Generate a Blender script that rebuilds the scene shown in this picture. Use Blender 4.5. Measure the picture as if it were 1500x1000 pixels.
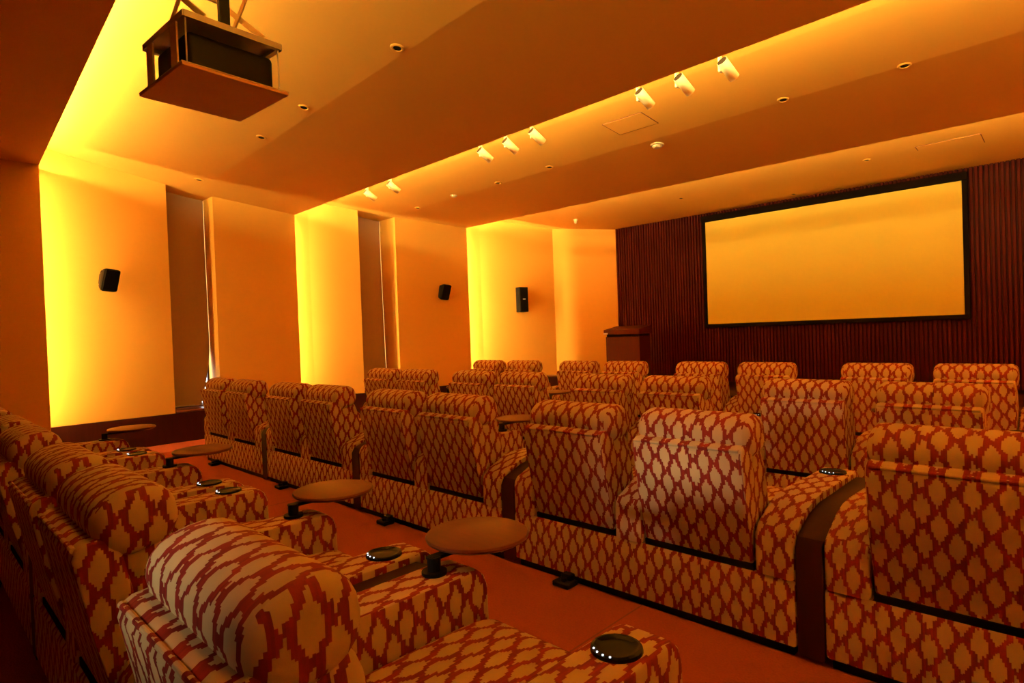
import bpy, bmesh, math, random
from mathutils import Vector, Matrix, Euler
random.seed(7)
for o in list(bpy.data.objects): bpy.data.objects.remove(o)
scene = bpy.context.scene
C = scene.collection
R = math.radians

# ------------------------------------------------------------------ camera
cam = bpy.data.cameras.new('camera'); camo = bpy.data.objects.new('camera', cam); C.objects.link(camo)
scene.camera = camo
cam.sensor_width = 36.0; cam.lens = 880 / 1500 * 36; cam.clip_start = 0.02
camo.matrix_world = (Matrix.Translation((0, 0, 1.5)) @ Matrix.Rotation(R(44.2), 4, 'Z')
                     @ Matrix.Rotation(R(90 - 0.8), 4, 'X') @ Matrix.Rotation(R(-2.06), 4, 'Z'))
# ------------------------------------------------------------------ world, exposure
w = bpy.data.worlds.new('world'); scene.world = w; w.use_nodes = True
w.node_tree.nodes['Background'].inputs[0].default_value = (0.02, 0.006, 0.002, 1)
w.node_tree.nodes['Background'].inputs[1].default_value = 0.3
vs = scene.view_settings
vs.view_transform = 'Standard'; vs.look = 'None'; vs.gamma = 1.0; vs.use_curve_mapping = False
vs.exposure = 0.3
LED_COL = (1.0, 0.74, 0.25)
LED_CEIL = 285.0
LED_WALL = 225.0
# added spot: guessed source of the paler light on two seats; housing below
sp = bpy.data.lights.new('added_rear_spot', 'SPOT'); spo = bpy.data.objects.new('added_rear_spot', sp); C.objects.link(spo)
sp.energy = 1000; sp.color = (1.0, 0.82, 0.52); sp.spot_size = R(7.0); sp.spot_blend = 0.8; sp.shadow_soft_size = 0.3
SPOT_POS = Vector((-1.5, -4.7, 2.0)); SPOT_AIM = Vector((-1.52, 2.8, 0.73))
spo.location = SPOT_POS; spo.rotation_euler = (SPOT_AIM - SPOT_POS).to_track_quat('-Z', 'Y').to_euler()

# ------------------------------------------------------------------ materials
def new_mat(name):
    m = bpy.data.materials.new(name); m.use_nodes = True
    nt = m.node_tree; b = nt.nodes['Principled BSDF']
    return m, nt, b
def mat(name, col, rough=0.6, metal=0.0, noise=0.0, nscale=30.0, bump=0.0, emit=None, estr=0.0, spec=None):
    m, nt, b = new_mat(name)
    b.inputs['Base Color'].default_value = (*col, 1); b.inputs['Roughness'].default_value = rough
    b.inputs['Metallic'].default_value = metal
    if spec is not None: b.inputs['Specular IOR Level'].default_value = spec
    if emit:
        b.inputs['Emission Color'].default_value = (*emit, 1); b.inputs['Emission Strength'].default_value = estr
    if noise or bump:
        tc = nt.nodes.new('ShaderNodeTexCoord'); nz = nt.nodes.new('ShaderNodeTexNoise')
        nz.inputs['Scale'].default_value = nscale; nz.inputs['Detail'].default_value = 4
        nt.links.new(tc.outputs['Object'], nz.inputs['Vector'])
        if noise:
            mx = nt.nodes.new('ShaderNodeMix'); mx.data_type = 'RGBA'
            mx.inputs[6].default_value = (*[c * (1 - noise) for c in col], 1)
            mx.inputs[7].default_value = (*[min(1, c * (1 + noise)) for c in col], 1)
            nt.links.new(nz.outputs['Fac'], mx.inputs[0]); nt.links.new(mx.outputs[2], b.inputs['Base Color'])
        if bump:
            bp = nt.nodes.new('ShaderNodeBump'); bp.inputs['Strength'].default_value = bump; bp.inputs['Distance'].default_value = 0.01
            nt.links.new(nz.outputs['Fac'], bp.inputs['Height']); nt.links.new(bp.outputs['Normal'], b.inputs['Normal'])
    return m

def fabric_mat():
    m, nt, b = new_mat('ikat_fabric')
    N = nt.nodes; L = nt.links
    def val(op, a, bb=None, c=None):
        n = N.new('ShaderNodeMath'); n.operation = op
        for i, v in enumerate((a, bb, c)):
            if v is None: continue
            if isinstance(v, (int, float)): n.inputs[i].default_value = v
            else: L.new(v, n.inputs[i])
        return n.outputs[0]
    uv = N.new('ShaderNodeUVMap'); sx = N.new('ShaderNodeSeparateXYZ'); L.new(uv.outputs[0], sx.inputs[0])
    u, v = sx.outputs[0], sx.outputs[1]
    st = val('FLOOR', val('DIVIDE', u, 0.0065))
    wn = N.new('ShaderNodeTexWhiteNoise'); wn.noise_dimensions = '1D'; L.new(st, wn.inputs['W'])
    jag = val('MULTIPLY', val('SUBTRACT', wn.outputs['Value'], 0.5), 0.020)
    vq = val('ADD', v, jag)
    cu = val('DIVIDE', val('MULTIPLY', val('ADD', st, 0.5), 0.0065), 0.052)
    col = val('FLOOR', cu)
    xa = val('ABSOLUTE', val('SUBTRACT', val('MULTIPLY', val('SUBTRACT', cu, col), 2.0), 1.0))
    off = val('MULTIPLY', val('MODULO', val('ADD', col, 1000.0), 2.0), 0.5)
    vf = val('ABSOLUTE', val('SUBTRACT', val('FRACT', val('ADD', val('ADD', val('DIVIDE', vq, 0.142), off), 100.0)), 0.5))
    hh = val('SUBTRACT', 0.455, val('MULTIPLY', xa, 0.345))
    mask = val('LESS_THAN', vf, hh)
    nz = N.new('ShaderNodeTexNoise'); nz.inputs['Scale'].default_value = 9; L.new(uv.outputs[0], nz.inputs['Vector'])
    cr = N.new('ShaderNodeMix'); cr.data_type = 'RGBA'
    cr.inputs[6].default_value = (0.43, 0.32, 0.165, 1); cr.inputs[7].default_value = (0.56, 0.43, 0.24, 1)
    L.new(nz.outputs['Fac'], cr.inputs[0])
    rd = N.new('ShaderNodeMix'); rd.data_type = 'RGBA'
    rd.inputs[6].default_value = (0.155, 0.009, 0.006, 1); rd.inputs[7].default_value = (0.24, 0.016, 0.009, 1)
    L.new(wn.outputs['Value'], rd.inputs[0])
    mx = N.new('ShaderNodeMix'); mx.data_type = 'RGBA'
    L.new(mask, mx.inputs[0]); L.new(rd.outputs[2], mx.inputs[6]); L.new(cr.outputs[2], mx.inputs[7])
    L.new(mx.outputs[2], b.inputs['Base Color'])
    b.inputs['Roughness'].default_value = 0.75
    b.inputs['Specular IOR Level'].default_value = 0.25
    wv = N.new('ShaderNodeTexNoise'); wv.inputs['Scale'].default_value = 420; L.new(uv.outputs[0], wv.inputs['Vector'])
    bp = N.new('ShaderNodeBump'); bp.inputs['Strength'].default_value = 0.15; bp.inputs['Distance'].default_value = 0.002
    L.new(wv.outputs['Fac'], bp.inputs['Height']); L.new(bp.outputs['Normal'], b.inputs['Normal'])
    return m

def wood_mat(name, c1, c2, rough=0.4, scale=(40, 40, 2.5), spec=0.1):
    m, nt, b = new_mat(name); N = nt.nodes; L = nt.links
    tc = N.new('ShaderNodeTexCoord'); mp = N.new('ShaderNodeMapping'); mp.inputs['Scale'].default_value = scale
    oi = N.new('ShaderNodeObjectInfo')
    L.new(tc.outputs['Object'], mp.inputs['Vector'])
    nz = N.new('ShaderNodeTexNoise'); nz.noise_dimensions = '4D'; nz.inputs['Scale'].default_value = 1.0; nz.inputs['Detail'].default_value = 5
    ml = N.new('ShaderNodeMath'); ml.operation = 'MULTIPLY'; ml.inputs[1].default_value = 40; L.new(oi.outputs['Random'], ml.inputs[0])
    L.new(mp.outputs[0], nz.inputs['Vector']); L.new(ml.outputs[0], nz.inputs['W'])
    mx = N.new('ShaderNodeMix'); mx.data_type = 'RGBA'; mx.inputs[6].default_value = (*c1, 1); mx.inputs[7].default_value = (*c2, 1)
    L.new(nz.outputs['Fac'], mx.inputs[0]); L.new(mx.outputs[2], b.inputs['Base Color'])
    b.inputs['Roughness'].default_value = rough; b.inputs['Specular IOR Level'].default_value = spec
    return m

FAB = fabric_mat()
M_WALL = mat('wall_paint', (0.77, 0.415, 0.062), 0.75, noise=0.02, nscale=2)
M_CEIL = mat('ceiling_paint', (0.77, 0.415, 0.062), 0.8, noise=0.02, nscale=2)
M_CARPET = mat('carpet', (0.31, 0.074, 0.036), 0.95, noise=0.18, nscale=90, bump=0.4, spec=0.1)
M_SEAM = mat('carpet_seam', (0.19, 0.05, 0.025), 0.95)
M_DARKW = wood_mat('dark_wood', (0.018, 0.003, 0.002), (0.034, 0.006, 0.004), 0.5)
M_SLAT = wood_mat('slat_wood', (0.016, 0.001, 0.0007), (0.050, 0.003, 0.0015), 0.5, (60, 60, 1.2), 0.05)
M_TABLE = wood_mat('table_wood', (0.09, 0.026, 0.013), (0.14, 0.042, 0.020), 0.35, (8, 60, 60))
M_LECT = wood_mat('lectern_wood', (0.036, 0.0035, 0.0025), (0.055, 0.006, 0.004), 0.5)
M_BLACK = mat('black_plastic', (0.005, 0.005, 0.006), 0.5, spec=0.1)
M_BLACKF = mat('black_cloth', (0.004, 0.003, 0.003), 0.9, spec=0.03)
M_GRILLE = mat('speaker_grille', (0.004, 0.004, 0.005), 0.7, noise=0.3, nscale=300, spec=0.05)
M_CUP = mat('cup_metal', (0.004, 0.005, 0.010), 0.25, spec=0.12)
M_WHITE = mat('white_metal', (0.66, 0.56, 0.34), 0.5)
M_GREY = mat('grey_metal', (0.42, 0.40, 0.37), 0.4, metal=0.6)
M_SCREEN = mat('screen_fabric', (0.58, 0.50, 0.08), 0.8)
M_BLIND = mat('blind_fabric', (0.34, 0.22, 0.13), 0.85, noise=0.06, nscale=200)
M_LED = mat('led', (1, .8, .5), emit=LED_COL, estr=LED_CEIL)
M_LEDW = [mat('led_wall', (1, .8, .5), emit=LED_COL, estr=LED_WALL * k) for k in (1.05, 1.45, 3.0)]
M_SKY = mat('daylight', (1, 1, 1), emit=(0.85, 0.93, 1.0), estr=5.0)
M_LENS = mat('lens_glass', (0.02, 0.02, 0.03), 0.05)
M_TRAY = mat('tray_panel', (0.80, 0.48, 0.25), 0.7)
M_SMALL = mat('led_dot', (0.8, 0.9, 1), emit=(0.7, 0.85, 1.0), estr=2.5)
M_LABEL = mat('plate', (0.7, 0.68, 0.62), 0.4)

# ------------------------------------------------------------------ helpers
def boxuv(me):
    lay = me.uv_layers.new(name='UVMap') if not me.uv_layers else me.uv_layers[0]
    for p in me.polygons:
        n = p.normal; a = max(range(3), key=lambda i: abs(n[i]))
        for li in p.loop_indices:
            c = me.vertices[me.loops[li].vertex_index].co
            lay.data[li].uv = (c.y, c.z) if a == 0 else ((c.x, c.z) if a == 1 else (c.x, c.y))
def obj(name, bm, m, parent=None, sharp=35, uv='box', loc=None):
    me = bpy.data.meshes.new(name); bmesh.ops.recalc_face_normals(bm, faces=bm.faces)
    bm.to_mesh(me); bm.free(); me.materials.append(m)
    if uv == 'box': boxuv(me)
    for p in me.polygons: p.use_smooth = True
    me.set_sharp_from_angle(angle=R(sharp))
    o = bpy.data.objects.new(name, me); C.objects.link(o)
    if parent: o.parent = parent
    if loc is not None: o.location = loc
    return o
def tag(o, label, cat, group=None):
    o['label'] = label; o['category'] = cat
    if group: o['group'] = group
    return o
def struct(o): o['kind'] = 'structure'; return o
def thing(name, label, cat, loc=(0, 0, 0), rotz=0, group=None):
    o = bpy.data.objects.new(name, None); C.objects.link(o); o.empty_display_size = 0.1
    o.location = loc; o.rotation_euler = (0, 0, rotz)
    return tag(o, label, cat, group)
def add_box(bm, c, s, bev=0.0, seg=2, rot=None):
    r = bmesh.ops.create_cube(bm, size=1.0)
    vs_ = r['verts']
    mtx = Matrix.Translation(c) @ (rot.to_4x4() if rot is not None else Matrix.Identity(4)) @ Matrix.Diagonal((*s, 1))
    bmesh.ops.transform(bm, matrix=mtx, verts=vs_)
    if bev:
        es = list({e for v in vs_ for e in v.link_edges})
        bmesh.ops.bevel(bm, geom=es, offset=bev, segments=seg, profile=0.5, affect='EDGES')
def box(c, s, bev=0.0, seg=2, rot=None):
    bm = bmesh.new(); add_box(bm, c, s, bev, seg, rot); return bm
def box2(a, b, bev=0.0, seg=2):
    return box([(x + y) / 2 for x, y in zip(a, b)], [abs(y - x) for x, y in zip(a, b)], bev, seg)
def add_cyl(bm, p0, p1, r0, r1=None, n=20, cap=True):
    r1 = r0 if r1 is None else r1
    p0 = Vector(p0); p1 = Vector(p1); d = p1 - p0
    q = d.to_track_quat('Z', 'Y').to_matrix().to_4x4()
    bmesh.ops.create_cone(bm, cap_ends=cap, segments=n, radius1=r0, radius2=r1, depth=d.length,
                          matrix=Matrix.Translation((p0 + p1) / 2) @ q)
def cyl(p0, p1, r0, r1=None, n=20):
    bm = bmesh.new(); add_cyl(bm, p0, p1, r0, r1, n); return bm
def lathe(prof, n=28):
    bm = bmesh.new(); rings = []
    for r, z in prof:
        rings.append([bm.verts.new((r * math.cos(2 * math.pi * k / n), r * math.sin(2 * math.pi * k / n), z)) for k in range(n)])
    for a, b in zip(rings, rings[1:]):
        for k in range(n): bm.faces.new((a[k], a[(k + 1) % n], b[(k + 1) % n], b[k]))
    bm.faces.new(rings[-1]); bm.faces.new(rings[0][::-1])
    bmesh.ops.remove_doubles(bm, verts=bm.verts, dist=1e-5)
    return bm
def prism(poly, x0, x1, bev=0.0, seg=2):
    """closed (y,z) outline extruded along x"""
    bm = bmesh.new()
    a = [bm.verts.new((x0, y, z)) for y, z in poly]; b = [bm.verts.new((x1, y, z)) for y, z in poly]
    n = len(poly)
    bm.faces.new(a); bm.faces.new(b[::-1])
    for k in range(n): bm.faces.new((a[k], b[k], b[(k + 1) % n], a[(k + 1) % n]))
    if bev:
        es = [e for e in bm.edges if abs(e.verts[0].co.x - e.verts[1].co.x) < 1e-6]
        bmesh.ops.bevel(bm, geom=es, offset=bev, segments=seg, profile=0.5, affect='EDGES')
    return bm
def vprism(poly, z0, z1):
    bm = bmesh.new()
    a = [bm.verts.new((x, y, z0)) for x, y in poly]; b = [bm.verts.new((x, y, z1)) for x, y in poly]
    n = len(poly)
    bm.faces.new(a); bm.faces.new(b[::-1])
    for k in range(n): bm.faces.new((a[k], b[k], b[(k + 1) % n], a[(k + 1) % n]))
    return bm
def roll(name, prof, x0, x1, er, m, parent, nend=4):
    """soft bolster: closed (y,z) profile swept along x with rounded ends; uv wraps round it"""
    cy = sum(p[0] for p in prof) / len(prof); cz = sum(p[1] for p in prof) / len(prof)
    n = len(prof); arc = [0.0]
    for k in range(n):
        p, q = prof[k], prof[(k + 1) % n]; arc.append(arc[-1] + math.hypot(q[0] - p[0], q[1] - p[1]))
    st = []
    for i in range(nend + 1):
        a = i / nend * math.pi / 2
        st.append((x0 + er * (1 - math.sin(a)) if False else x0 + er * (1 - math.cos(a)), 1 - (1 - math.sin(a)) * er / 0.11))
    xs = st + [(x0 + x1 - x, s) for x, s in reversed(st)]
    bm = bmesh.new(); uvl = bm.loops.layers.uv.new('UVMap'); rings = []
    for x, s in xs:
        rings.append([bm.verts.new((x, cy + (y - cy) * s, cz + (z - cz) * s)) for y, z in prof])
    for i in range(len(rings) - 1):
        for k in range(n):
            f = bm.faces.new((rings[i][k], rings[i][(k + 1) % n], rings[i + 1][(k + 1) % n], rings[i + 1][k]))
            for lp, (uu, vv) in zip(f.loops, ((xs[i][0], arc[k]), (xs[i][0], arc[k + 1]), (xs[i + 1][0], arc[k + 1]), (xs[i + 1][0], arc[k]))):
                lp[uvl].uv = (uu, vv) if nend - 2 < i < len(rings) - nend else (lp.vert.co.y, lp.vert.co.z)
    for rg in (rings[0], rings[-1]):
        f = bm.faces.new(rg)
        for lp in f.loops: lp[uvl].uv = (lp.vert.co.y, lp.vert.co.z)
    return obj(name, bm, m, parent, sharp=60, uv=None)
def copy_tree(o, parent=None):
    c = o.copy(); C.objects.link(c); c.parent = parent
    for ch in o.children: copy_tree(ch, c)
    return c

# ------------------------------------------------------------------ room shell
Y0, YF = -5.2, 12.3
XL, XR = -11.2, 3.8
CX = -3.71                                    # room axis
# ceiling lips (edge lines run across the room): X,Y at window wall and at the far side
def e1(x): return 1.36 - 0.0477 * (x + 9.54)
def e2(x): return 5.00 - 0.0205 * (x + 10.1)
def e3(x): return 8.69 + 0.0398 * (x + 9.7)
def eF(x): return YF
def e0(x): return Y0
EDGES = [e0, e1, e2, e3, eF]
def sheet(name, stations):
    """ceiling sheet: list of (edge function, dy, z)"""
    bm = bmesh.new(); rows = []
    for f, dy, z in stations:
        rows.append([bm.verts.new((x, f(x) + dy, z)) for x in (XL, XR)])
    for a, b in zip(rows, rows[1:]): bm.faces.new((a[0], a[1], b[1], b[0]))
    o = obj(name, bm, M_CEIL, sharp=3); return struct(o)
REC = 0.28
sheet('ceiling', [(e0, 0, 3.90), (e1, 0, 3.85), (e1, 0, 3.945), (e1, -.02, 3.945), (e1, -.03, 3.89), (e1, -REC, 3.90)])
sheet('ceiling', [(e1, -REC, 3.90), (e1, -REC, 4.30), (e1, 0.75, 4.11), (e1, 2.0, 3.905), (e2, 0, 3.72), (e2, 0, 3.815), (e2, -.02, 3.815), (e2, -.03, 3.76), (e2, -REC, 3.77)])
sheet('ceiling', [(e2, -REC, 3.77), (e2, -REC, 4.20), (e2, 0.8, 4.02), (e2, 1.95, 3.898), (e3, 0, 3.80), (e3, 0, 3.91), (e3, -.02, 3.91), (e3, -.03, 3.84), (e3, -REC, 3.85)])
sheet('ceiling', [(e3, -REC, 3.85), (e3, -REC, 4.26), (e3, 0.6, 4.13), (e3, 1.7, 4.04), (eF, 0, 3.92)])
struct(obj('ceiling', box2((XL - .2, Y0 - .2, 4.55), (XR + .2, YF + .3, 4.7)), M_CEIL))

# side walls: plan outlines; the window wall and its mirror about the room axis
def wall_strip(name, pts, z0, z1, mirror=False, m=M_WALL, thick=0.0):
    bm = bmesh.new(); cols = []
    for x, y in pts:
        if mirror: x = 2 * CX - x
        cols.append((bm.verts.new((x, y, z0)), bm.verts.new((x, y, z1))))
    for a, b in zip(cols, cols[1:]): bm.faces.new((a[0], b[0], b[1], a[1]))
    return struct(obj(name, bm, m, sharp=3))
PL = 0.45                                      # dark skirting height
WR = 0.40
W0 = [(-9.58, Y0), (-9.58, 1.36), (-9.68, 1.36), (-9.68, 1.34), (-9.62, 1.34), (-9.62, 1.36 - WR), (-10.14, 1.36 - WR)]
W1a = [(-10.14, 1.36 - WR), (-10.17, 1.9), (-10.20, 2.99)]
SL1 = (2.99, 3.66); SD = 0.42
W1r = [(-10.20, 2.99), (-10.20 - SD - .13, 2.99)]
W1s = [(-10.18 - SD - .13, 3.66), (-10.18, 3.66)]
W1b = [(-10.18, 3.66), (-10.10, 5.00), (-10.20, 5.00), (-10.20, 4.98), (-10.14, 4.98), (-10.14, 5.00 - WR), (-10.50, 5.00 - WR)]
W2a = [(-10.50, 5.00 - WR), (-10.38, 5.4), (-10.14, 6.30)]
W2r = [(-10.14, 6.30), (-10.14 - SD - .30, 6.30)]
W2s = [(-10.0 - SD - .30, 7.05), (-10.0, 7.05)]
W2b = [(-10.0, 7.05), (-9.70, 8.69), (-9.80, 8.69), (-9.80, 8.67), (-9.76, 8.67), (-9.84, 8.69 - WR), (-10.10, 8.69 - WR)]
W3 = [(-10.10, 8.69 - WR), (-9.95, 9.3), (-9.40, 11.2), (-8.31, YF)]
for mir, nm in ((False, 'wall_left'), (True, 'wall_right')):
    for pts in (W0, W1a, W1r, W1s, W1b, W2a, W2r, W2s, W2b, W3):
        wall_strip(nm, pts, PL, 4.6, mir)
# outer shell that closes the recesses
struct(obj('wall_left', box2((-11.3, Y0 - .2, 0), (-11.15, YF + .3, 4.7)), M_WALL))
struct(obj('wall_right', box2((XR, Y0 - .2, 0), (XR + .15, YF + .3, 4.7)), M_WALL))
struct(obj('wall_back', box2((XL - .1, Y0 - .2, 0), (XR + .2, Y0, 4.7)), M_WALL))
# dark skirting under the wall panels
SK = [(-9.61, Y0), (-9.61, 1.32), (-10.10, 1.40), (-10.17, 2.99), (-10.15, 3.66), (-10.08, 4.92), (-10.44, 5.0), (-10.11, 6.30), (-9.97, 7.05), (-9.68, 8.65), (-10.05, 8.72), (-9.92, 9.3), (-9.37, 11.2), (-8.31, YF - .03)]
for mir, nm in ((False, 'baseboard_left'), (True, 'baseboard_right')):
    s = [((2 * CX - x) if mir else x, y) for x, y in SK]
    ex = 2 * CX + 11.1 if mir else -11.1
    b = [(ex, YF), (ex, Y0)]
    struct(obj(nm, vprism(s + b, 0.0, PL), M_DARKW))
# floor
flo = struct(obj('floor', box2((XL, Y0 - .2, -0.2), (XR, YF + .3, 0)), M_CARPET))
for sx in (-1.79 - 3.66 * 2, -1.79 - 3.66, -1.79, -1.79 + 3.66):
    obj('seam', box2((sx - .004, Y0 + .01, -0.004), (sx + .004, 9.7, 0.0012)), M_SEAM, flo)

# front wall of vertical timber slats
wf = struct(obj('wall_front', box2((XL, YF, 0), (XR, YF + .2, 4.6)), M_DARKW))
slat0 = None; x = -8.28; k = 0
while x < 2 * CX + 8.28:
    wd = 0.046
    if slat0 is None:
        bm = box((0, 0, 0), (wd, 0.04, 4.0), 0.006, 1); slat0 = obj('slat', bm, M_SLAT, wf); s = slat0
    else:
        s = slat0.copy(); C.objects.link(s)
    s.location = (x, YF - 0.021 - random.choice((0, 0, .012)), 2.0)
    x += 0.066; k += 1

# stage
stg = tag(obj('stage', box2((-8.2, 9.75, 0), (0.8, YF - .07, 0.32), 0.01), M_DARKW), 'low dark wooden stage platform below the projection screen', 'stage')

# ------------------------------------------------------------------ led strips in the coves
for f, z, lab in ((e1, 3.965, 'beside the projector lift'), (e2, 3.835, 'above the white spotlights'), (e3, 3.915, 'closest to the screen')):
    bm = bmesh.new(); n = 14; rows = []
    for i in range(n + 1):
        xl_ = -9.95 if f is e3 else -10.05; xx = xl_ + (2 * CX - 2 * xl_) * i / n
        rows.append((bm.verts.new((xx, f(xx) - .15, z)), bm.verts.new((xx, f(xx) - .125, z + .012)),
                     bm.verts.new((xx, f(xx) - .125, z - .012)), bm.verts.new((xx, f(xx) - .15, z - .012))))
    for a, b in zip(rows, rows[1:]):
        for q in range(4): bm.faces.new((a[q], b[q], b[(q + 1) % 4], a[(q + 1) % 4]))
    tag(obj('led_strip', bm, M_LED, uv=None), 'warm light strip hidden in the ceiling cove ' + lab, 'light strip')
for li, ((ex, ey), lab) in enumerate((((-9.75, 1.36), 'nearest the rear of the room'), ((-10.27, 5.00), 'between the two tall window slots'), ((-9.88, 8.69), 'nearest the timber screen wall'))):
    for mir in (False, True):
        xx = 2 * CX - ex if mir else ex
        bm = bmesh.new()
        for i in range(6):
            add_box(bm, (xx, ey - .32, PL + .06 + (i + .5) * .55), (.02, .02, .545))
        tag(obj('led_strip', bm, M_LEDW[li], uv=None), 'upright warm light strip behind the %s panel edge %s' % ('right wall' if mir else 'window wall', lab), 'light strip')

# ------------------------------------------------------------------ windows
def window(n, y0, y1, xw, xw2, label, gap):
    xb = min(xw, xw2) - SD
    g = struct(obj('window_%d' % n, box2((xb - .10, y0 - .05, PL), (xb - .08, y1 + .05, 4.4)), M_SKY))
    fr = bmesh.new()
    add_box(fr, (xb - .05, y0 + .03, 2.4), (.05, .03, 3.9)); add_box(fr, (xb - .05, y1 - .015, 2.4), (.05, .02, 3.9))
    add_box(fr, (xb - .05, (y0 + y1) / 2, PL + .05), (.05, y1 - y0, .07))
    add_box(fr, (xb - .05, (y0 + y1) / 2, 2.3), (.05, y1 - y0, .05))
    obj('window_frame', fr, M_DARKW, g)
    obj('window_sill', box2((xb - .02, y0 + .005, PL + .001), (xw + .02, y1 - .005, PL + .035), 0.006), M_TABLE, g)
    # roller blind with a slightly curling free edge
    t = thing('roller_blind', label, 'blind', (xb + .02, (y0 + y1) / 2, PL + .06))
    bm = bmesh.new(); rows = []; nz = 20; ny = 10
    for i in range(nz + 1):
        z = i / nz * 3.55; row = []
        for j in range(ny + 1):
            s = j / ny; curl = max(0, s - .7) ** 2 * .9 * max(0, 1 - z / 2.6)
            yy = -(y1 - y0) / 2 + .004 + s * ((y1 - y0) - .008 - gap * max(0, 1 - z / 0.95) ** 1.5)
            row.append(bm.verts.new((curl * .6, yy, z)))
        rows.append(row)
    for a, b in zip(rows, rows[1:]):
        for j in range(ny): bm.faces.new((a[j], a[j + 1], b[j + 1], b[j]))
    obj('blind_fabric', bm, M_BLIND, t, sharp=80)
    obj('bottom_bar', cyl((0.0, -(y1 - y0) / 2 + .01, 0.0), (0.0, (y1 - y0) / 2 - .09, 0.0), .011, n=10), M_GREY, t)
    obj('roller_tube', cyl((0.01, -(y1 - y0) / 2 + .01, 3.56), (0.01, (y1 - y0) / 2 - .03, 3.56), .035, n=14), M_GREY, t)
window(1, *SL1, -10.20, -10.18, 'brown roller blind in the tall window slot beside the angular black speaker', .17)
window(2, 6.30, 7.05, -10.14, -10.0, 'brown roller blind in the tall window slot closer to the screen', .0)

# ------------------------------------------------------------------ seating
P = 0.78; AW = 0.18; SW = P - AW
LEAN = R(11.5)
def seat_profile(w_, h_, cy, cz, e=2.6, n=22):
    pts = []
    for k in range(n):
        a = -math.pi / 2 + 2 * math.pi * k / n
        c, s = math.cos(a), math.sin(a)
        pts.append((cy + w_ * math.copysign(abs(c) ** (2 / e), c), cz + h_ * math.copysign(abs(s) ** (2 / e), s)))
    return pts
ARM = [(0, .346), (0, .515), (.008, .545), (.03, .570), (.20, .630), (.29, .650), (.40, .656), (.98, .656), (1.025, .648), (1.055, .622), (1.07, .58), (1.075, .346)]
def lean(y, z, y0=.02, z0=.365):
    c, s = math.cos(LEAN), math.sin(LEAN)
    return (y0 + y * c - z * s, z0 + y * s + z * c)
def cupholder(t, x):
    cu = obj('cup_holder', lathe([(0, .0035), (.040, .0035), (.052, .005), (.060, .011), (.068, .009), (.070, .0), (0, -.004)]), M_CUP, t, loc=(x, .88, .656))
    bm = bmesh.new()
    for k in range(4):
        a = R(232 + k * 19); add_cyl(bm, (.062 * math.cos(a), .062 * math.sin(a), .009), (.062 * math.cos(a), .062 * math.sin(a), .0125), .0026, n=6)
    obj('indicator_light', bm, M_SMALL, cu)
def table(t, x):
    tb = obj('swivel_table', lathe([(0, -.011), (.185, -.011), (.195, -.005), (.198, .002), (.194, .009), (.186, .011), (0, .011)], 40), M_TABLE, t, loc=(x - .01, 1.11, .735))
    bm = bmesh.new(); add_cyl(bm, (x, .89, .655), (x, .89, .668), .045); add_cyl(bm, (x, .89, .665), (x, .89, .718), .024)
    add_box(bm, (x - .003, .99, .712), (.04, .24, .014), .004, 1)
    obj('table_post', bm, M_BLACK, t)
def recliner(n, label, group):
    t = thing('recliner_sofa' if n > 1 else 'recliner_chair', label, 'recliner', group=group)
    Wd = n * P + AW
    obj('plinth', box2((-Wd / 2 + .02, .025, 0), (Wd / 2 - .02, 1.0, .055)), M_BLACK, t)
    obj('base', prism([(0, .05), (0, .325), (.012, .345), (.92, .345), (.92, .05)], -Wd / 2, Wd / 2, .012), FAB, t)
    xs = [-n * P / 2 + i * P for i in range(n + 1)]
    for i, x in enumerate(xs):
        obj('armrest', prism(ARM, x - AW / 2 + .001, x + AW / 2 - .001, .018, 3), FAB, t, sharp=40)
        obj('arm_front', box2((x - AW / 2 + .004, .91, .05), (x + AW / 2 - .004, 1.072, .348), .012), FAB, t)
    for i in range(n):
        cx = (xs[i] + xs[i + 1]) / 2; a, b = cx - SW / 2 + .008, cx + SW / 2 - .008
        obj('gap_shade_block', box2((a + .0, .012, .340), (b, .30, .375)), M_BLACKF, t)  # black block paints the shadow line between base and backrest
        # outer back shell, leaning
        sh = [lean(*q) for q in ((0, .012), (-.006, .28), (-.004, .54), (.012, .566), (.035, .575), (.10, .570), (.12, .54), (.12, .012))]
        s = obj('backrest', prism(sh, a, b, .014, 3), FAB, t, sharp=40)
        # inner back cushion
        roll('back_cushion', [lean(*q) for q in seat_profile(.095, .265, .19, .27, 4.0)], a + .004, b - .004, .05, FAB, t)
        h = roll('headrest', [lean(*q) for q in seat_profile(.118, .100, .180, .580, 2.4)], a - .012, b + .012, .05, FAB, t)
        py_, pz_ = lean(.010, .5645)
        obj('piping', cyl((a + .016, py_, pz_), (b - .016, py_, pz_), .0085, n=10), FAB, s)
        roll('seat_cushion', seat_profile(.385, .085, .68, .415, 5.0), a, b, .04, FAB, t)
        obj('footrest', box2((a, .92, .08), (b, 1.045, .40), .03, 3), FAB, t)
    if n == 2:
        cupholder(t, xs[0]); cupholder(t, xs[2]); table(t, xs[1])
    else:
        cupholder(t, xs[1]); table(t, xs[0])
    px = -.42 if n == 2 else 0
    bm = bmesh.new(); add_box(bm, (px, -.05, .018), (.12, .10, .03), .006, 1); add_box(bm, (px, -.015, .04), (.07, .06, .05), .006, 1); add_cyl(bm, (px, -.06, .03), (px, -.06, .05), .02, n=12)
    obj('floor_bracket', bm, M_BLACK, t)
    return t
proto = {1: recliner(1, '', None), 2: recliner(2, '', None)}
used = set()
GAP = 0.30
ORD = ['first', 'second', 'third', 'fourth', 'fifth']
ROWS = [('rear row', .42, [1, 2, 2, 1], CX), ('third row from the screen', 2.76, [2] * 5, CX),
        ('second row from the screen', 4.70, [2] * 4, CX - .26), ('row closest to the screen', 6.72, [2] * 4, CX - .26)]
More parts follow.
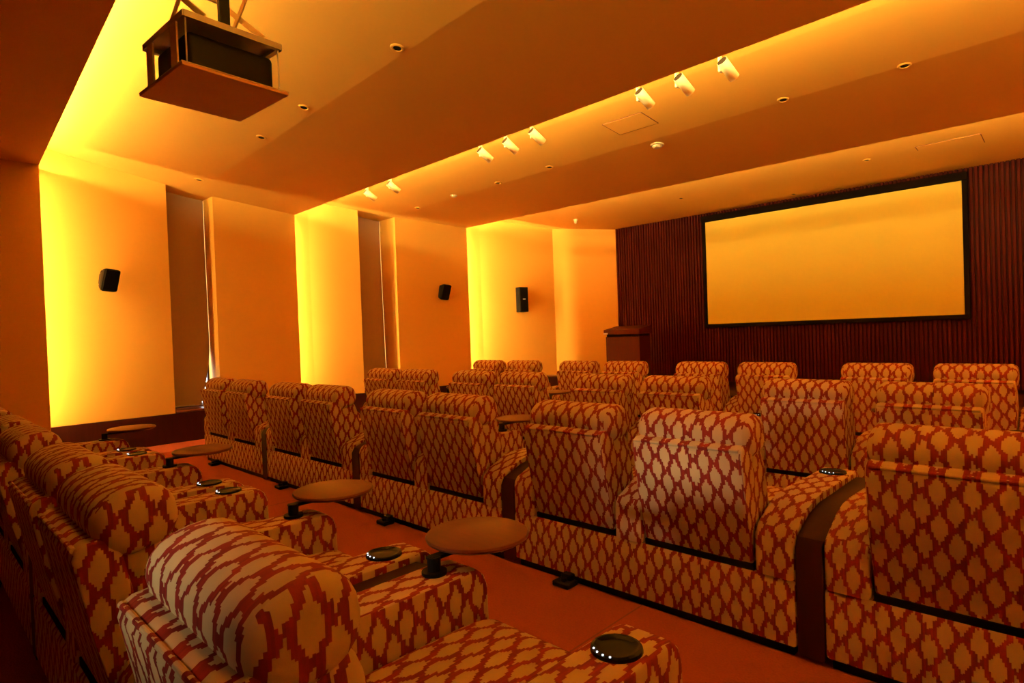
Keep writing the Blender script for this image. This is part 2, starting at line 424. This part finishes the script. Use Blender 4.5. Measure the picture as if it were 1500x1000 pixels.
con0 = None
def console_mesh():
    prof = [(.002, .02), (.002, .50), (.03, .545), (.20, .605), (.33, .628), (.96, .628), (1.02, .60), (1.045, .55), (1.045, .02)]
    return prism(prof, -(GAP - AW) / 2 + .003, (GAP - AW) / 2 - .003, .004, 1)
for rname, y, units, rcx in ROWS:
    tot = sum(n * P for n in units) + GAP * (len(units) - 1)
    x = rcx - tot / 2
    for i, n in enumerate(units):
        kind = 'two-seat recliner' if n == 2 else 'single recliner'
        lab = 'patterned %s %s from the window wall in the %s' % (kind, ORD[i], rname)
        if n in used: t = copy_tree(proto[n])
        else: t = proto[n]; used.add(n)
        t.location = (x + n * P / 2, y, 0); tag(t, lab, 'recliner', 'patterned recliners in the ' + rname)
        x += n * P
        if i < len(units) - 1:
            if con0 is None: con0 = obj('wooden_console', console_mesh(), M_DARKW); c = con0
            else: c = con0.copy(); C.objects.link(c)
            c.location = (x + GAP / 2, y, 0)
            tag(c, 'dark console between %s and %s recliners from window wall, %s' % (ORD[i], ORD[i + 1], rname), 'console', 'dark wooden consoles between recliners')
            x += GAP

# ------------------------------------------------------------------ screen
t = thing('projection_screen', 'large pale projection screen in a black frame on the timber wall', 'screen', (-3.75, YF - .05, 1.54))
sw, sh = 4.44, 2.18
obj('screen_surface', box2((-sw / 2, -.045, 0), (sw / 2, -.03, sh)), M_SCREEN, t)
fw = .075
for a, b in (((-sw / 2 - fw, -.06, -fw), (sw / 2 + fw, -.002, 0)), ((-sw / 2 - fw, -.06, 0), (-sw / 2, -.002, sh)), ((sw / 2, -.06, 0), (sw / 2 + fw, -.002, sh))):
    obj('frame', box2(a, b, .004, 1), M_BLACKF, t)
obj('screen_housing', box2((-sw / 2 - fw, -.10, sh), (sw / 2 + fw, -.002, sh + .13), .006, 1), M_BLACKF, t)

# ------------------------------------------------------------------ lectern
t = thing('lectern', 'dark wooden lectern on the stage beside the timber wall', 'lectern', (-7.36, 11.2, .32), R(3))
obj('body', box2((-.42, -.22, 0), (.42, .24, 1.02), .008, 1), M_LECT, t)
obj('shadow_gap', box2((-.40, -.20, 1.02), (.40, .22, 1.07)), M_BLACKF, t)
obj('top', prism([(-.27, 1.07), (-.27, 1.17), (.27, 1.25), (.27, 1.07)], -.44, .44, .006, 1), M_LECT, t)
obj('label_plate', box2((-.43, -.285, 1.075), (-.33, -.268, 1.105)), M_LABEL, t)

# ------------------------------------------------------------------ wall speakers
def bent_speaker(loc, rz, s, label):
    t = thing('wall_speaker', label, 'speaker', loc, rz); t.rotation_euler = (R(-4), R(9), rz)
    w_, h_, d_ = .24 * s, .34 * s, .22 * s
    rot = Euler((0, R(0), 0)).to_matrix()
    bm = bmesh.new()
    # cabinet: wedge that widens to a faceted front (x outward)
    pts = [(.06, -.075 * s, .13 * s), (.06, .075 * s, .13 * s), (.22 * s + .06, -.12 * s, .17 * s), (.22 * s + .06, .12 * s, .17 * s)]
    vsx = []
    for sg in (-1, 1):
        for (px, py, pz) in pts: vsx.append(bm.verts.new((px - (.05 * s if sg < 0 and px > .1 else 0), py, sg * pz)))
    for q in ((0, 1, 3, 2), (4, 5, 7, 6), (0, 1, 5, 4), (0, 2, 6, 4), (1, 3, 7, 5), (2, 3, 7, 6)): bm.faces.new([vsx[i] for i in q])
    bmesh.ops.bevel(bm, geom=list(bm.edges), offset=.04 * s, segments=2, profile=.5, affect='EDGES')
    obj('cabinet', bm, M_BLACK, t)
    bm = bmesh.new()
    a = [(.215 * s + .066, -.095 * s, .145 * s), (.215 * s + .066, .095 * s, .145 * s), (.165 * s + .066, .095 * s, -.145 * s), (.165 * s + .066, -.095 * s, -.145 * s)]
    f0 = [bm.verts.new(p) for p in a]; f1 = [bm.verts.new((p[0] + .012, p[1] * .95, p[2] * .96)) for p in a]
    bm.faces.new(f0[::-1]); bm.faces.new(f1)
    for i in range(4): bm.faces.new((f0[i], f0[(i + 1) % 4], f1[(i + 1) % 4], f1[i]))
    obj('grille', bm, M_GRILLE, t)
    bm = box((.012, 0, 0), (.02, .10 * s, .14 * s), .004, 1); add_cyl(bm, (.02, 0, 0), (.09, 0, 0), .025, n=14)
    obj('wall_bracket', bm, M_BLACK, t)
bent_speaker((-10.165, 2.11, 2.48), R(12), 1.0, 'angular black speaker on the bright wall beside the rear window slot')
bent_speaker((-9.87, 8.02, 2.43), R(-6), 1.0, 'small black speaker on the shaded wall panel between window slot and bright corner')
t = thing('wall_speaker', 'tall narrow black speaker with a small badge near the screen wall corner', 'speaker', (-9.70, 10.28, 2.27), R(-16))
obj('cabinet', box2((.03, -.12, -.29), (.20, .12, .29), .012, 2), M_BLACK, t)
obj('grille', box2((.199, -.105, -.275), (.212, .105, .275), .006, 1), M_GRILLE, t)
obj('badge', box2((.211, -.035, .0), (.216, .035, .018)), M_LABEL, t)
obj('wall_bracket', box2((-.02, -.05, -.08), (.035, .05, .08)), M_BLACK, t)

# ------------------------------------------------------------------ track spotlights at the second lip
def cz2(x, y):                                     # ceiling height in the second bay
    d = y - e2(x)
    return 4.20 + (4.02 - 4.20) * (d + REC) / (.8 + REC)
sp0 = None
ORD8 = ORD + ['sixth', 'seventh', 'eighth']
def spotlight(x, label, grp):
    global sp0
    y = e2(x) + .40
    if sp0 is None:
        t = thing('spotlight', '', 'spotlight'); sp0 = t
        obj('mount', box2((-.10, -.05, .255), (-.02, .05, .31), .006, 1), M_WHITE, t)
        bm = bmesh.new(); add_box(bm, (-.066, 0, .125), (.022, .05, .29), .005, 1); add_cyl(bm, (-.06, 0, 0), (-.03, 0, 0), .018, n=12)
        obj('yoke', bm, M_WHITE, t)
        d = Vector((.18, .80, -.56)).normalized()
        a = -d * .085; b = d * .115
        hd = obj('lamp_head', cyl(a, b, .048, .048, 24), M_WHITE, t)
        obj('rear_cap', cyl(a - d * .004, a + d * .002, .043, .045, 20), M_BLACK, hd)
        obj('lens', cyl(b - d * .004, b + d * .0015, .040, .040, 20), M_LENS, hd)
    else: t = copy_tree(sp0)
    tag(t, label, 'spotlight', grp)
    t.location = (x, y, cz2(x, y) - .305)
for xs_, lab, g in (((-2.31, -2.74, -3.17), 'white cylinder spotlight of the trio farthest from the window wall', 'spotlight trio beside the ceiling hatch'),
                    ((-4.63, -5.07, -5.53), 'white cylinder spotlight of the middle trio along the ceiling cove', 'middle spotlight trio'),
                    ((-7.60, -8.26), 'white cylinder spotlight of the pair closest to the window wall', 'spotlight pair by the window wall')):
    for x in xs_: spotlight(x, 'white cylinder spotlight, %s from the window wall along the ceiling cove' % ORD8[[-8.26, -7.60, -5.53, -5.07, -4.63, -3.17, -2.74, -2.31].index(x)], 'white spotlights along the ceiling cove')

# ------------------------------------------------------------------ small ceiling fittings
SEC = {1: [(e1, -REC, 4.30), (e1, .75, 4.11), (e1, 2.0, 3.905), (e2, 0, 3.72)],
       2: [(e2, -REC, 4.20), (e2, .8, 4.02), (e2, 1.95, 3.898), (e3, 0, 3.80)],
       3: [(e3, -REC, 4.26), (e3, .6, 4.13), (e3, 1.7, 4.04), (eF, 0, 3.92)]}
def ceil_at(b, x, y):
    s = [(f(x) + dy, z) for f, dy, z in SEC[b]]
    for (y0, z0), (y1, z1) in zip(s, s[1:]):
        if y0 <= y <= y1:
            k = (y - y0) / (y1 - y0); return z0 + (z1 - z0) * k, math.atan2(z1 - z0, y1 - y0)
    return s[-1][1], 0
def ceil_pt(b, x, y):
    z, a = ceil_at(b, x, y); return Vector((x, y, z)), a
dl0 = None
def downlight(b, x, y, label, grp):
    global dl0
    p, a = ceil_pt(b, x, y)
    if dl0 is None:
        t = thing('downlight', '', 'downlight'); dl0 = t
        obj('trim_ring', lathe([(.034, .002), (.034, -.004), (.040, -.010), (.052, -.010), (.060, -.004), (.060, .002)], 24), M_CEIL, t)
        obj('lamp_recess', cyl((0, 0, -.006), (0, 0, .001), .034, .030, 20), M_BLACK, t)
    else: t = copy_tree(dl0)
    tag(t, label, 'downlight', grp); t.location = p; t.rotation_euler = (a, 0, 0)
for k, (x, y) in enumerate(((-9.45, 3.22), (-7.05, 3.12), (-5.87, 3.06), (-4.15, 3.02))):
    downlight(1, x, y, ORD[k] + ' round downlight from the window wall in the ceiling bay of the projector lift', 'downlights around the projector lift')
for k, (x, y) in enumerate(((-9.05, 6.91), (-6.8, 6.81), (-5.69, 6.77), (-2.37, 6.75), (-1.26, 6.76))):
    downlight(2, x, y, ORD[k] + ' round downlight from the window wall in the ceiling bay of the spotlights', 'downlights in the spotlight bay')
for k, (x, y) in enumerate(((-5.78, 10.83), (-4.07, 11.98), (-2.55, 10.8))):
    downlight(3, x, y, ORD[k] + ' round downlight from the window wall in the ceiling bay above the screen', 'downlights above the screen')
def disc_fitting(b, x, y, name, label, cat, r, h, dome=False):
    p, a = ceil_pt(b, x, y)
    t = thing(name, label, cat, p); t.rotation_euler = (a, 0, 0)
    obj('base_plate', lathe([(0, .002), (r, .002), (r, -h * .35), (0, -h * .35)], 24), M_WHITE, t)
    obj('dome' if dome else 'sensor_body', lathe([(0, -h * .3), (r * .75, -h * .3), (r * .72, -h * .7), (r * .5, -h), (0, -h * 1.02)], 24), M_BLACK if dome else M_WHITE, t)
disc_fitting(2, -4.06, 7.02, 'smoke_detector', 'wide white smoke detector on the ceiling beside the hatch outline', 'detector', .085, .05)
disc_fitting(2, -7.91, 6.82, 'ceiling_sensor', 'small white round sensor on the ceiling near the window wall', 'sensor', .06, .03)
disc_fitting(3, -8.38, 10.82, 'dome_camera', 'small white dome camera hanging above the bright wall corner', 'camera', .05, .10)
def hatch(b, ext, label):
    x0, x1, y0, y1 = ext
    xm, ym = (x0 + x1) / 2, (y0 + y1) / 2
    z, a = ceil_at(b, xm, ym)
    t = thing('ceiling_hatch', label, 'hatch', (xm, ym, z)); t.rotation_euler = (a, 0, 0)
    wx, wy = (x1 - x0) / 2, (y1 - y0) / 2
    bm = bmesh.new()
    for c, s in (((0, -wy, 0), (2 * wx, .010, .006)), ((0, wy, 0), (2 * wx, .010, .006)), ((-wx, 0, 0), (.010, 2 * wy, .006)), ((wx, 0, 0), (.010, 2 * wy, .006))): add_box(bm, c, s)
    obj('hatch_joint', bm, M_SEAM, t)
    obj('hatch_leaf', box((0, 0, -.001), (2 * wx - .012, 2 * wy - .012, .008)), M_CEIL, t)
hatch(2, (-4.24, -3.7, 6.06, 6.44), 'square flush access hatch in the ceiling beside the spotlights')
hatch(3, (-1.88, -1.11, 10.65, 11.27), 'long flush access hatch in the ceiling above the screen')

# ------------------------------------------------------------------ projector on its ceiling lift
PX, PY, PZ = -3.785, 1.40, 3.00
t = thing('projector_lift', 'ceiling scissor lift lowered from its hatch carrying the black projector', 'projector lift', (PX, PY, PZ), R(4))
obj('tray_panel', box2((-.31, -.305, -.010), (.31, .305, .006), .002, 1), M_TRAY, t)
obj('tray_edge', box2((-.312, -.307, .006), (.312, .307, .012)), M_WHITE, t)
fr = bmesh.new(); H = .28
for s in (-1, 1):
    add_box(fr, (s * .28, 0, H), (.03, .56, .035)); add_box(fr, (0, s * .27, H), (.58, .03, .035))
add_box(fr, (0, 0, H + .012), (.54, .52, .008))
obj('top_frame', fr, M_GREY, t)
for sx in (-1, 1):
    for sy in (-1, 1):
        obj('hanger_rod', cyl((sx * .275, sy * .265, .01), (sx * .275, sy * .265, H), .005, n=8), M_GREY, t)
obj('side_plate', box2((-.22, -.285, .012), (-.14, -.275, H - .01)), M_WHITE, t)
obj('side_plate', box2((.12, -.285, .012), (.20, -.275, H - .01)), M_WHITE, t)
zt = 4.17 - PZ
for sy in (-1, 1):
    for k, (za, zb) in enumerate(((H + .02, (H + zt) / 2), ((H + zt) / 2, zt))):
        for d in (-1, 1):
            obj('scissor_arm', box((0, sy * .17 + d * .008, (za + zb) / 2), (math.hypot(.56, zb - za), .012, .035), .003, 1, rot=Euler((0, d * math.atan2(zb - za, .56), 0)).to_matrix()), M_WHITE, t)
for sx in (-1, 1):
    obj('cross_bar', cyl((sx * .28, -.18, (H + zt) / 2), (sx * .28, .18, (H + zt) / 2), .012, n=10), M_GREY, t)
obj('lift_motor', box2((-.10, -.10, H + .52), (.06, .08, zt - .02), .01, 1), M_BLACK, t)
obj('cable_chain', box2((.14, -.03, H + .02), (.18, .03, zt - .02), .006, 1), M_BLACK, t)
hz = .62
hf = bmesh.new()
t2 = thing('projector', 'black projector resting on the tray of the ceiling lift', 'projector', (PX, PY, PZ + .0125), R(4))
obj('body', box2((-.21, -.24, .012), (.23, .26, .215), .03, 3), M_BLACK, t2)
obj('lens', cyl((.02, .255, .115), (.02, .30, .115), .05, .045, 20), M_LENS, t2)
for sx in (-1, 1):
    for sy in (-1, 1): obj('foot', cyl((.01 + sx * .15, .01 + sy * .18, 0), (.01 + sx * .15, .01 + sy * .18, .02), .018, n=10), M_BLACK, t2)
# invented housing and arm for the added rear spot
d = (SPOT_AIM - SPOT_POS).normalized()
t = thing('added_rear_lamp', 'added small black lamp on the unseen rear wall, giving two seats paler light', 'lamp', SPOT_POS - d * .16)
q = d * .16
hb = bmesh.new(); add_cyl(hb, (0, 0, 0), q + d * .03, .06, .06, 24, cap=False)
obj('added_lamp_housing', hb, M_BLACK, t)
obj('added_lamp_arm', cyl((0, 0, 0), (0, -(SPOT_POS.y - d.y * .16 - Y0), 0), .02, n=12), M_BLACK, t)
